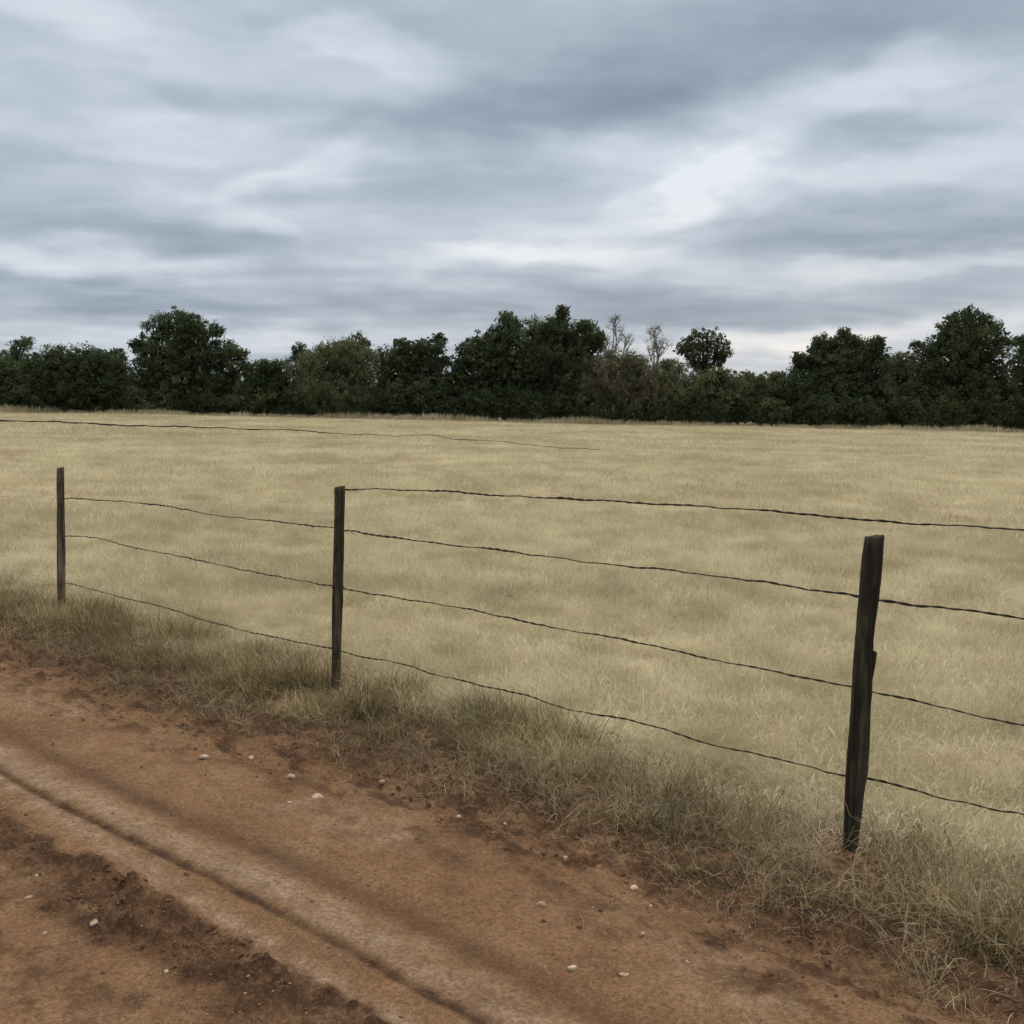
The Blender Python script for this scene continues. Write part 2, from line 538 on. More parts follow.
def scatter(name, protos, P, scale, tint, mat, label, rot_tilt=0.0):
    """one object holding points; a geometry-nodes instancer puts grass clumps on them"""
    P = np.asarray(P, np.float32)
    me = bpy.data.meshes.new(name)
    me.vertices.add(len(P)); me.vertices.foreach_set('co', P.ravel())
    r = np.random.default_rng(len(P))
    for k, a in (('scl', scale), ('tint', tint), ('rz', r.random(len(P)) * 6.283)):
        at = me.attributes.new(k, 'FLOAT', 'POINT'); at.data.foreach_set('value', np.asarray(a, np.float32))
    at = me.attributes.new('pick', 'INT', 'POINT'); at.data.foreach_set('value', r.integers(0, len(protos), len(P)).astype(np.int32))
    o = link(name, me)
    col = bpy.data.collections.new(name + '_clumps')
    for p in protos: col.objects.link(p)
    g = bpy.data.node_groups.new(name, 'GeometryNodeTree')
    g.interface.new_socket('Geometry', in_out='INPUT', socket_type='NodeSocketGeometry')
    g.interface.new_socket('Geometry', in_out='OUTPUT', socket_type='NodeSocketGeometry')
    nn = g.nodes; L = g.links.new
    gi = nn.new('NodeGroupInput'); go = nn.new('NodeGroupOutput')
    inst = nn.new('GeometryNodeInstanceOnPoints')
    ci = nn.new('GeometryNodeCollectionInfo'); ci.inputs['Collection'].default_value = col
    ci.inputs['Separate Children'].default_value = True; ci.inputs['Reset Children'].default_value = True

    def named(nm, typ):
        a = nn.new('GeometryNodeInputNamedAttribute'); a.data_type = typ; a.inputs['Name'].default_value = nm
        return a.outputs[0]
    L(gi.outputs[0], inst.inputs['Points']); L(ci.outputs[0], inst.inputs['Instance'])
    inst.inputs['Pick Instance'].default_value = True
    L(named('pick', 'INT'), inst.inputs['Instance Index'])
    L(named('scl', 'FLOAT'), inst.inputs['Scale'])
    cx = nn.new('ShaderNodeCombineXYZ'); L(named('rz', 'FLOAT'), cx.inputs[2])
    L(cx.outputs[0], inst.inputs['Rotation'])
    L(inst.outputs[0], go.inputs[0])
    md = o.modifiers.new('clumps', 'NODES'); md.node_group = g
    tag(o, label, None, None, 'stuff')
    return o


def wedge(d0, d1, cell, half=0.66, seed=1):
    """jittered grid of points on the field between two distances"""
    r = np.random.default_rng(seed)
    w = d1 * half + 4
    gx, gy = np.meshgrid(np.arange(-w, w, cell), np.arange(-3, d1 + 1, cell))
    x = gx.ravel() + r.uniform(-.5, .5, gx.size) * cell; y = gy.ravel() + r.uniform(-.5, .5, gx.size) * cell
    d = np.hypot(x, y) + r.uniform(-.08, .08, x.size) * d0
    k = (d >= d0) & (d < d1) & (np.abs(x) < np.maximum(y, 0) * half + 3.5)
    return x[k], y[k], r


FIELD_END = 82.0
S_POST1 = st(*on_plane_z(61, 609).xy)[0]


def verge_start(s):
    return 0.22 - 0.26 * gauss(s - 2.3, 1.3) + 0.10 * smooth(4.5, 7.5, s)


def clear_of_posts(s, t):
    """the grass is trodden short on the track side of each post"""
    k = np.ones(len(s), bool)
    for sp in (0.0, BAY, S_POST1):
        f = 0.55 if sp == BAY else 1.0
        k &= ((s - sp + 0.35 * t) / (0.17 * f)) ** 2 + ((t - 0.14) / (0.22 * f)) ** 2 > 1
    return k


# near field
pr = [proto('dry_grass_clump', M_grass, nb=520, R=0.22, h=0.165, w=0.0015, lean=0.6, seed=100 + i, curl=1.5, heads=1.6) for i in range(7)]
x, y, r = wedge(2.0, 15, 0.18, seed=3)
s_, t_ = st(x, y)
k = t_ < verge_start(s_) + 0.10 + 0.14 * fbm(s_, t_, 1.5, 3)
k &= clear_of_posts(s_, t_)
x, y, s_, t_ = x[k], y[k], s_[k], t_[k]
dens = fbm(x, y, 0.5, 4)
scl = 0.85 + 0.5 * np.clip(dens + 0.1, -0.35, 0.8) + r.uniform(-.15, .2, x.size)
scl *= 1 - 0.25 * smooth(-0.6, 0.0, t_)
scatter('field_grass', pr, np.stack([x, y, ground_z(x, y)], -1), scl, r.random(x.size), M_grass, 'fine dry straw-coloured grass just behind the fence')
# middle distance
pr = [proto('dry_grass_clump', M_grass, nb=520, R=0.55, h=0.18, w=0.0044, lean=0.5, seed=200 + i, curl=1.2, heads=1.2) for i in range(6)]
x, y, r = wedge(13, 42, 0.50, seed=4)
dens = fbm(x, y, 0.22, 4)
scl = 0.85 + 0.55 * np.clip(dens, -0.4, 0.7) + r.uniform(-.15, .2, x.size)
scatter('field_grass', pr, np.stack([x, y, ground_z(x, y)], -1), scl, r.random(x.size), M_grass, 'dry straw-coloured grass in the middle of the field')
# far field
pr = [proto('dry_grass_clump', M_grass, nb=480, R=1.3, h=0.19, w=0.013, lean=0.4, seed=300 + i, curl=0.6, segs=3, heads=1.0) for i in range(5)]
x, y, r = wedge(38, FIELD_END + 3, 1.15, seed=5)
k = y < FIELD_END + 1; x, y = x[k], y[k]
dens = fbm(x, y, 0.1, 4)
scl = 0.85 + 0.6 * np.clip(dens, -0.4, 0.7) + r.uniform(-.15, .2, x.size)
for a, b in (((640, 443), (990, 463)), ((620, 452), (1100, 476))):      # two faint old wheel lines through the far grass
    A_, B_ = on_plane_z(*a).xy, on_plane_z(*b).xy; D_ = B_ - A_; L_ = D_.length; D_ /= L_
    u = (x - A_.x) * D_.x + (y - A_.y) * D_.y; v = np.abs((x - A_.x) * -D_.y + (y - A_.y) * D_.x)
    scl *= np.where((u > 0) & (u < L_) & (v < 0.55), 0.45, 1.0)
scatter('field_grass', pr, np.stack([x, y, ground_z(x, y)], -1), scl, r.random(x.size), M_grass, 'pale dry grass far out in the field')
# taller grass against the trees
pr = [proto('tall_grass_clump', M_grass, nb=60, R=0.7, h=0.50, w=0.022, lean=0.22, seed=400 + i, curl=0.5, segs=3, heads=1.0) for i in range(5)]
x = rng.uniform(-62, 62, 900); y = FIELD_END + rng.uniform(-0.9, 0.6, 900)
scatter('tall_grass', pr, np.stack([x, y, x * 0], -1), 0.5 + 0.8 * np.clip(0.5 + fbm(x, y, 0.25, 3), 0, 1.2) + rng.uniform(-.2, .2, 900), rng.random(900), M_grass,
        'taller pale grass standing along the foot of the trees')

# verge grass
pr = [proto('verge_grass_clump', M_verge, nb=120, R=0.12, h=0.165, w=0.0026, lean=0.65, seed=500 + i, curl=1.6, segs=5) for i in range(10)]
N_ = 7000
s_ = rng.uniform(-4.5, 12, N_); t_ = rng.uniform(-0.45, 1.15, N_)
e_ = edge_of_grass(s_)
dn = fbm(s_, t_, 2.6, 4, 0.6)
p = (1 - smooth(e_ - 0.30, e_ + 0.12, t_ + 0.28 * dn)) * smooth(-0.28, 0.20, t_ - verge_start(s_) + 0.30 * dn) * (0.26 + 2.0 * np.clip(dn + 0.16, 0, 1))
k = (rng.random(N_) < p) & clear_of_posts(s_, t_)
s_, t_, e_, dn = s_[k], t_[k], e_[k], dn[k]
scl = 0.72 + 0.9 * np.clip(dn + 0.1, -0.25, 0.8) + rng.uniform(-.2, .3, len(s_))
scl *= 1 - 0.50 * smooth(e_ - 0.40, e_ + 0.05, t_)
dp = np.hypot(s_ - 0.0, t_ - 0.12); scl *= 0.55 + 0.45 * smooth(0.1, 0.5, dp)
x, y = xy(s_, t_)
scatter('verge_grass', pr, np.stack([x, y, ground_z(x, y)], -1), scl, np.clip(rng.random(len(x)) * 0.8 + 0.5 * fbm(s_ + 20, t_, 2.0, 3) + 0.1, 0, 1), M_verge, 'shaggy olive grass strip under the fence along the track')
# dead stalks and matted straw at the edge of the track
pr = [proto('straw_clump', M_straw, nb=46, R=0.13, h=0.17, w=0.0028, lean=1.05, seed=600 + i, curl=1.1, segs=6, flat=0.25) for i in range(8)]
N_ = 4200
s_ = rng.uniform(-4.5, 12, N_); t_ = rng.uniform(-0.2, 1.5, N_); e_ = edge_of_grass(s_)
dn = fbm(s_ * 0.8, t_ * 1.4, 3.0, 3)
p = gauss(t_ - e_ - 0.02, 0.30) * (0.30 + 1.7 * np.clip(dn + 0.15, 0, 1)) + 0.05 * (t_ < e_)
k = rng.random(N_) < p; s_, t_, e_ = s_[k], t_[k], e_[k]
x, y = xy(s_, t_)
scl = rng.uniform(0.4, 1.1, len(x)) * (1 - 0.6 * smooth(e_ - 0.05, e_ + 0.35, t_))
scatter('dead_grass', pr, np.stack([x, y, ground_z(x, y)], -1), scl, rng.random(len(x)), M_straw, 'matted dead straw where the grass meets the dirt')
# broken pale stems standing and lying in the verge: kinked, forked
def stem_proto(seed):
    r = random.Random(seed); g = Geo()
    for _ in range(5):
        p = Vector((r.uniform(-.06, .06), r.uniform(-.06, .06), -0.01)); a = r.uniform(0, 6.28); lean = r.uniform(0.1, 1.2)
        d = Vector((math.cos(a) * math.sin(lean), math.sin(a) * math.sin(lean), math.cos(lean)))
        pts = [p.copy()]
        for k in range(r.randint(3, 6)):
            p = p + d * r.uniform(0.02, 0.05); pts.append(p.copy())
            d = (d + Vector((r.uniform(-.45, .45), r.uniform(-.45, .45), r.uniform(-.5, .2)))).normalized()
            if r.random() < 0.4:
                e = p + (d + Vector((r.uniform(-1, 1), r.uniform(-1, 1), r.uniform(-.3, .6)))).normalized() * r.uniform(0.03, 0.07)
                g.tube([p, p.lerp(e, .5) + Vector((0, 0, .004)), e], [0.0010, 0.0009, 0.0004], 3)
        g.tube(pts, [0.0014 * (1 - 0.6 * q / len(pts)) for q in range(len(pts))], 3)
    me = g.mesh('stem_clump', [M_straw]); V_ = len(me.vertices)
    at = me.attributes.new('blade', 'FLOAT', 'POINT'); at.data.foreach_set('value', np.full(V_, 0.55 + 0.45 * r.random(), np.float32))
    return bpy.data.objects.new('stem_clump', me)


pr = [stem_proto(700 + i) for i in range(9)]
N_ = 520
s_ = np.concatenate([rng.uniform(-4, 11, N_ // 2), rng.uniform(-1.2, 1.6, N_ - N_ // 2)]); t_ = edge_of_grass(s_) + rng.normal(-0.22, 0.2, N_)
x, y = xy(s_, t_)
scatter('dry_stems', pr, np.stack([x, y, ground_z(x, y)], -1), rng.uniform(0.5, 1.15, N_), 0.4 + 0.6 * rng.random(N_), M_straw, 'pale kinked dry stems among the verge grass')

# grit and clods on the track
def rock_mesh(seed, sub=2, amp=0.25, flat=0.65):
    import bmesh
    bm = bmesh.new(); bmesh.ops.create_icosphere(bm, subdivisions=sub, radius=1.0)
    r = random.Random(seed); o = Vector((r.random() * 50, r.random() * 50, r.random() * 50))
    from mathutils import noise as mn
    ax = (r.uniform(0.8, 1.25), r.uniform(0.7, 1.0), flat * r.uniform(0.8, 1.2))
    for v in bm.verts:
        k = 1 + amp * mn.noise(v.co * 0.9 + o) + amp * 0.15 * mn.noise(v.co * 2.6 + o)
        v.co = Vector((v.co.x * ax[0], v.co.y * ax[1], v.co.z * ax[2])) * k
    me = bpy.data.meshes.new('stone'); bm.to_mesh(me); bm.free()
    return me


gp = []
for i in range(5):
    me = rock_mesh(i + 50, 1, 0.5, 0.6); me.materials.append(M_grit); gp.append(bpy.data.objects.new('grit_grain', me))
N_ = 60000
s_ = rng.uniform(-2.6, 9, N_); t_ = rng.uniform(0.5, 3.4, N_)
dn = fbm(s_, t_, 1.9, 3)
k = rng.random(N_) < np.clip(0.22 + 0.9 * dn, 0.05, 1) * (1 - 0.75 * gauss(t_ - 1.55, 0.2)) + 0.8 * gauss(t_ - 2.02, 0.14) + 0.35 * gauss(t_ - 0.85, 0.22)
s_, t_ = s_[k], t_[k]; x, y = xy(s_, t_)
scl = 0.0013 + 0.0050 * rng.random(len(x)) ** 6
scatter('gravel', gp, np.stack([x, y, ground_z(x, y)], -1), scl, rng.random(len(x)), M_grit, 'fine grit and small clods scattered on the dirt track')

# dark crumbs and clods of loose soil
M_clod, n = material('dark_clod')
P = pos(n); a = n.noise(P, 60, 3, 0.6)
finish(n, n.ramp(a, [(0.3, (0.065, 0.037, 0.021)), (0.55, (0.13, 0.073, 0.041)), (0.85, (0.22, 0.135, 0.078))]), 0.98, bump(n, a, 0.6, 0.002), spec=0.05)
gp = []
for i in range(6):
    me = rock_mesh(i + 150, 2, 1.1, 0.7); me.materials.append(M_clod); gp.append(bpy.data.objects.new('clod', me))
N_ = 90000
s_ = rng.uniform(-2.6, 8, N_); t_ = rng.uniform(0.2, 2.7, N_)
_, E2, L2, _, _ = terrain(s_, t_)
dn = fbm(s_, t_, 3.2, 4, 0.6)
k = rng.random(N_) < (0.75 * L2 + 0.55 * gauss(t_ - E2 - 0.12, 0.26)) * np.clip(0.25 + 2.2 * dn, 0.02, 1) + 0.010
s_, t_ = s_[k], t_[k]; x, y = xy(s_, t_)
scl = 0.0018 + 0.0080 * rng.random(len(x)) ** 4.5
scatter('clods', gp, np.stack([x, y, ground_z(x, y)], -1), scl, rng.random(len(x)), M_clod, 'dark crumbs of loose soil along the ruts and the grass edge')

# ------------------------------------------------------------------ stones
stones = [
    (204, 758, 12, 'largest pale stone on the far side of the track, round and nearly white'),
    (251, 758, 7, 'small white stone just right of the largest pale stone'),
    (291, 777, 9, 'upright cream stone on the bare dirt below the second post'),
    (290, 803, 6, 'small flat white stone directly below the upright cream stone'),
    (317, 797, 14, 'long flat half-buried stone, widest and dullest of the group'),
    (382, 782, 6, 'small white stone closest to the edge of the grass'),
    (459, 817, 6, 'buff stone near the dark dirt clods, left of the middle of the track edge'),
    (94, 923, 9, 'pale stone beside the patch of loose dark soil'),
    (28, 898, 6, 'flat white stone nearest the left edge of the picture'),
    (37, 876, 5, 'small stone in the dark soil at the left edge'),
    (45, 934, 5, 'pale pebble left of the stone beside the loose soil'),
    (166, 972, 6, 'dull pebble lying inside the loose dark soil'),
    (299, 901, 4, 'tiny white pebble on the pale strip between the ruts'),
    (505, 824, 7, 'white stone where the dark clods begin, centre of the track edge'),
    (550, 843, 6, 'small upright white stone right of the centre clods'),
    (565, 859, 10, 'oblong white stone in the red dirt below the grass'),
    (660, 862, 9, 'low white stone against the straw at the grass edge'),
    (634, 888, 8, 'cream stone beside the dark hollow in the dirt'),
    (651, 906, 4, 'tiny white pebble under the dark hollow'),
    (542, 905, 9, 'round white stone alone on the smooth red dirt'),
    (643, 934, 5, 'small pale pebble in the smooth dirt under the hollow'),
    (572, 969, 10, 'flat pale stone pressed into the dirt near the lower edge'),
    (624, 975, 8, 'oblong pale stone nearest the lower edge of the picture'),
    (687, 962, 5, 'small pebble below the long scuffed hump of dirt'),
]
for i, (px, py, w, lab) in enumerate(stones):
    p = on_plane_z(px, py, 0.0)
    for _ in range(3):
        p = on_plane_z(px, py, float(ground_z(p.x, p.y)[0]))
    me = rock_mesh(i, 3, 0.55, 0.66 if w < 13 else 0.42); me.materials.append(M_stone)
    for pl in me.polygons: pl.use_smooth = True
    o = link('stone', me)
    r_ = w / F * p.length * 0.47
    o.scale = (r_, r_, r_)
    o.location = (p.x, p.y, p.z + r_ * 0.06); o.rotation_euler = (0, 0, random.uniform(0, 6.28))
    tag(o, lab, 'stone', 'pale stones on the dirt track')

# ------------------------------------------------------------------ fence
fence = bpy.data.objects.new('wire_fence', None); C.objects.link(fence)
fence.location = (P3.x, P3.y, 0)
tag(fence, 'old wooden post fence strung with dark slack wires beside the dirt track', 'fence')


def post(path, mat, label, seed, sliver=None, n=9, square=0.6):
    """path: (px_left, px_right, py) rows from the top down, read at the post's own depth"""
    py_b = path[-1][2]; xb = 0.5 * (path[-1][0] + path[-1][1])
    base = on_plane_z(xb, py_b, 0.02); Yd = base.y
    rr = random.Random(seed)
    rows = []
    for (a, b, py) in path:
        A = at_depth(a, py, Yd); B = at_depth(b, py, Yd)
        rows.append((A.lerp(B, 0.5), (B - A).length / 2))
    # carry on into the ground
    d = (rows[-1][0] - rows[0][0]).normalized()
    rows.append((rows[-1][0] + d * 0.25, rows[-1][1] * 0.9))
    # resample
    fine = []
    for i in range(len(rows) - 1):
        L = (rows[i + 1][0] - rows[i][0]).length; k = max(2, int(L / 0.025))
        for j in range(k):
            u = j / k; fine.append((rows[i][0].lerp(rows[i + 1][0], u), rows[i][1] * (1 - u) + rows[i + 1][1] * u))
    fine.append(rows[-1])
    sides = 16; g = Geo(); Vv = []
    yaw = rr.uniform(-0.4, 0.4)
    off = [rr.uniform(-0.10, 0.10) for _ in range(sides)]
    from mathutils import noise as mn
    for i, (c_, w) in enumerate(fine):
        for k in range(sides):
            th = 2 * math.pi * k / sides
            cs, sn = math.cos(th), math.sin(th)
            rad = 1.0 / (abs(cs) ** (2 / square * 1.0) + abs(sn) ** (2 / square)) ** (square / 2)
            rad = w * rad * (0.96 + off[k] * 0.8 + 0.09 * mn.noise(Vector((k * 1.7, c_.z * 7, seed))) + 0.05 * mn.noise(Vector((k * 2.7, c_.z * 31, seed))))
            px_, py_ = rad * cs, rad * sn * 0.9
            z = c_.z
            if i == 0: z += 0.006 * mn.noise(Vector((cs * 2, sn * 2, seed))) + 0.006 * cs
            Vv.append((c_.x + px_ - base.x, c_.y + py_ - base.y, z))
    m_ = len(fine)
    Fs = [(i * sides + k, (i + 1) * sides + k, (i + 1) * sides + (k + 1) % sides, i * sides + (k + 1) % sides) for i in range(m_ - 1) for k in range(sides)]
    cidx = len(Vv); c0 = fine[0][0]
    Vv.append((c0.x - base.x, c0.y - base.y, c0.z - 0.004))
    Fs += [(cidx, k, (k + 1) % sides) for k in range(sides)]
    g.add(Vv, Fs)
    me = g.mesh('post', [mat], False)
    for p_ in me.polygons: p_.use_smooth = True
    o = link('post', me, fence)
    o.location = Vector((base.x, base.y, 0)) - fence.location
    o['label'] = label
    if sliver:
        a, b, y0, y1 = sliver
        g2 = Geo()
        t0 = at_depth((a + b) / 2, y0, Yd - 0.008) - Vector((base.x, base.y, 0)); t1 = at_depth((a + b) / 2 - 17, y1, Yd - 0.008) - Vector((base.x, base.y, 0))
        pts = [t0.lerp(t1, u) for u in (0, 0.02, 0.2, 0.5, 0.8, 1)]
        g2.tube(pts, [0.004, 0.012, 0.014, 0.014, 0.011, 0.003], 5)
        s2 = link('splinter', g2.mesh('splinter', [mat], False), o)
    return base, Yd


post([(865.5, 884, 536.5), (862.5, 882, 560), (855.5, 873.5, 640), (851.5, 871, 700), (846.5, 867, 770), (844.5, 861, 815), (843, 857, 848)],
     M_wood, 'thick dark leaning post with a split splinter on its right side', 3, sliver=(869.5, 879.5, 651, 735))
post([(335, 345, 486.5), (334, 344, 540), (332.5, 343, 600), (332, 341, 650), (331.5, 340, 686)], M_wood_brown, 'dark brown middle post where the top wire ends', 5)
post([(57, 63.5, 467.5), (57.2, 64, 500), (57.4, 65, 560), (57.6, 65, 590), (58, 64.5, 609)], M_wood_pale, 'thin greyed post farthest along the fence', 8, square=0.45)


def post_world(s, h, w, mat, label, seed):
    x, y = xy(s, 0.0)
    g = Geo(); rr = random.Random(seed)
    pts = [Vector((rr.uniform(-.004, .004) + 0.02 * u, 0, -0.25 + u * (h + 0.25))) for u in np.linspace(0, 1, 20)]
    g.tube(pts, [w * (1 + rr.uniform(-.06, .06)) for _ in pts], 9)
    o = link('post', g.mesh('post', [mat], True), fence); o.location = Vector((x, y, 0)) - fence.location; o['label'] = label


S1 = st(*at_depth(61, 609, on_plane_z(61, 609, 0.02).y).xy)[0]
post_world(-BAY, 1.12, 0.031, M_wood, 'next post along the fence past the leaning post', 21)
post_world(S1 + BAY, 1.08, 0.028, M_wood_pale, 'next post beyond the farthest visible one', 22)


def catmull(P, k=14):
    out = []
    for i in range(len(P) - 1):
        p0 = P[max(i - 1, 0)]; p1 = P[i]; p2 = P[i + 1]; p3 = P[min(i + 2, len(P) - 1)]
        for j in range(k):
            u = j / k
            out.append(0.5 * ((2 * p1) + (p2 - p0) * u + (2 * p0 - 5 * p1 + 4 * p2 - p3) * u * u + (3 * p1 - p0 - 3 * p2 + p3) * u ** 3))
    out.append(P[-1]); return out


def wire(pts, label, r=0.0026, twist=True, mat=M_wire, seed=1, kink=0.006, name='wire'):
    rr = np.random.default_rng(seed)
    C_ = catmull(pts, 40)
    # even steps
    arr = np.array([tuple(p) for p in C_]); d = np.concatenate([[0], np.cumsum(np.linalg.norm(np.diff(arr, axis=0), axis=1))])
    L = d[-1]; n_ = int(L / 0.012); q = np.linspace(0, L, n_)
    A = np.stack([np.interp(q, d, arr[:, i]) for i in range(3)], -1)
    o1 = rr.random() * 90
    A[:, 2] += kink * 1.3 * fbm(q, q * 0 + o1, 5.0, 3, 0.6); A[:, 1] += kink * fbm(q, q * 0 + o1 + 30, 5.0, 3, 0.6)
    fx = Vector((fence.location.x, fence.location.y, 0))
    A -= np.array(tuple(fx))
    g = Geo()
    if twist:
        thick = 1 + 1.6 * np.clip(fbm(q, q * 0 + o1 + 60, 3.5, 3), -0.4, 0.6)
        for ph in (0, math.pi):
            a_ = q * 2 * math.pi / 0.11 + ph + 5.0 * fbm(q, q * 0 + o1 + 12, 1.3, 2)
            off = 0.0016 * thick
            B = A.copy(); B[:, 2] += np.cos(a_) * off
            B[:, 0] += np.sin(a_) * off * TD.x; B[:, 1] += np.sin(a_) * off * TD.y
            g.tube(B, r * (0.9 + 0.30 * (thick - 1)) * 1.1, 5)
    else:
        g.tube(A, r, 5)
    o = link(name, g.mesh(name, [mat], True), fence); o['label'] = label
    return o


TW = -0.040
f_ = lambda L_: [on_fence(a, b, TW) for a, b in L_]
TSTR = lambda W, z: [W[-1].lerp(Vector((*xy(-BAY, TW), z)), u) for u in (0.12, 0.25, 0.4, 0.6, 0.8, 1.0)]
W1 = f_([(341, 489.5), (370, 489), (400, 490), (450, 491.5), (470, 493.5), (520, 496), (540, 497.5), (590, 500), (640, 503), (680, 505.5), (730, 507.5), (775, 511), (830, 516), (870, 519.5), (920, 523.5), (970, 526), (1024, 529.5)])
W2 = f_([(64, 498.5), (80, 498.5), (120, 501.5), (160, 505), (185, 509.5), (215, 515), (250, 519), (290, 523), (335, 528), (350, 531), (390, 537), (440, 544), (490, 549), (550, 557), (600, 563.5), (650, 568), (700, 574), (760, 582), (810, 589), (860, 596.5), (890, 601), (940, 608), (1000, 615), (1024, 618.5)])
W3 = f_([(64, 536), (95, 537.5), (130, 547), (180, 556), (230, 567), (270, 575), (330, 586), (350, 590), (390, 596.5), (440, 604.5), (500, 616), (550, 627), (600, 635.5), (650, 645.5), (700, 656), (760, 668.5), (810, 678.5), (855, 688), (880, 693.5), (930, 705), (980, 716), (1024, 725)])
W4 = f_([(64, 582.5), (80, 586), (120, 597), (160, 606), (200, 619), (250, 632), (290, 640), (330, 648.5), (370, 658), (402, 664), (430, 673), (480, 685), (520, 693.5), (560, 707), (600, 715), (640, 722), (680, 735), (730, 748), (780, 760), (830, 772.5), (865, 779), (900, 786), (950, 800), (1000, 811), (1024, 815)])
wire(W1 + TSTR(W1, 1.10), 'top wire starting at the middle post and passing above the leaning post', seed=1, r=0.0028)
wire(W2 + TSTR(W2, W2[-1].z - 0.02), 'second wire from the top', seed=2)
wire(W3 + TSTR(W3, W3[-1].z - 0.02), 'third wire from the top', seed=3, r=0.0023)
wire(W4 + TSTR(W4, W4[-1].z - 0.01), 'lowest wire, sagging into the grass', seed=4, r=0.0023)
for zz, A_, sd in ((0.02, [(64, 499), (30, 497), (0, 496)], 5), (0.0, [(64, 537), (40, 532), (20, 526), (0, 521)], 6), (0.0, [(64, 581), (40, 576), (15, 571), (0, 565)], 7)):
    pp = f_(A_)
    wire(pp + [Vector((*xy(S1 + BAY, TW), pp[-1].z))], 'thin faded wire in the last bay', r=0.0009, twist=False, mat=M_wire_old, seed=sd)


def tie(s, z, loc_t=0.0, r=0.036, tail=None, seed=0):
    """a turn of tie wire round a post, holding a strand"""
    x0, y0 = xy(s, 0.0); pts = []
    for k in range(34):
        th = 2 * math.pi * k / 16
        pts.append(Vector((x0 - fence.location.x + r * math.cos(th), y0 - fence.location.y + r * math.sin(th), z + 0.004 * k / 16 + 0.004 * math.sin(th * 1.3))))
    if tail:
        last = pts[-1]
        for dx, dy, dz in tail: pts.append(last + Vector((dx, dy, dz)))
    g = Geo(); g.tube(pts, 0.0017, 5)
    link('tie_wire', g.mesh('tie_wire', [M_wire], True), fence)


c2 = on_fence(340, 532, 0); tie(st(c2.x, c2.y)[0], c2.z, r=0.034, tail=[(0.012, -0.01, 0.012), (0.03, -0.02, 0.0), (0.05, -0.02, -0.02)])
c1 = on_fence(61, 537, 0); tie(st(c1.x, c1.y)[0], c1.z, r=0.032)
c1 = on_fence(61, 499, 0); tie(st(c1.x, c1.y)[0], c1.z, r=0.032)
c3 = on_fence(338, 588, 0); tie(st(c3.x, c3.y)[0], c3.z, r=0.034)

# dark slack cable lying across the far grass
cp = [(-60, 418.5), (0, 420), (35, 420), (70, 421.5), (110, 424), (160, 425.5), (200, 426.5), (250, 428), (300, 430), (340, 432.5), (390, 434.5), (430, 434.5), (460, 438), (495, 439.5), (530, 443.5), (560, 447), (600, 449)]
pts = [on_plane_z(a, b + 0.8, 0.33 if a < 520 else 0.24) for a, b in cp]
A = catmull(pts, 30); g = Geo()
rad = [0.036 + 0.030 * max(-0.4, float(fbm(np.array([p.x]), np.array([p.y]), 0.9, 3)[0])) for p in A]
A = [p + Vector((0, 0, 0.06 * float(perlin(p.x * 0.8, 3.3)) + 0.03 * float(perlin(p.x * 3.1, 7.3)))) for p in A]
rad = [r_ * (1 - 0.75 * smooth(440, 470, 440 + i / len(A) * 40)) for i, r_ in enumerate(rad)]
g.tube(A, rad, 6)
tag(link('cable', g.mesh('cable', [M_wire], True)), 'long dark slack cable lying across the dry grass far out in the field', 'cable')

# ------------------------------------------------------------------ trees
def leaves(centres, sizes, n_each, lsize, r, squash=0.8, droop=0.0):
    centres = np.asarray(centres); sizes = np.asarray(sizes)
    k = np.repeat(np.arange(len(centres)), n_each); m = len(k)
    d = r.normal(size=(m, 3)); d /= np.linalg.norm(d, axis=1)[:, None]
    rr = r.random(m) ** 0.5
    P_ = centres[k] + d * (rr * sizes[k])[:, None] * np.array([1, 1, squash])
    if droop:
        P_[:, 2] -= droop * r.random(m) ** 2
    a = r.normal(size=(m, 3)); a /= np.linalg.norm(a, axis=1)[:, None]
    if droop:
        a[:, 2] = -np.abs(a[:, 2]) - 1.2; a /= np.linalg.norm(a, axis=1)[:, None]
    b = np.cross(a, r.normal(size=(m, 3))); b /= np.linalg.norm(b, axis=1)[:, None] + 1e-9
    L = lsize * (0.55 + 0.9 * r.random(m)); W = L * (0.42 + 0.3 * r.random(m)) * (0.5 if droop else 1)
    Vv = np.stack([P_ - a * L[:, None] * .5, P_ + b * W[:, None] * .5 + a * L[:, None] * .05, P_ + a * L[:, None] * .5, P_ - b * W[:, None] * .5], 1)
    col = np.repeat(np.clip(0.4 * r.random(m) + 0.6 * r.random(len(centres))[k], 0, 1), 4)
    return Vv.reshape(-1, 3), col


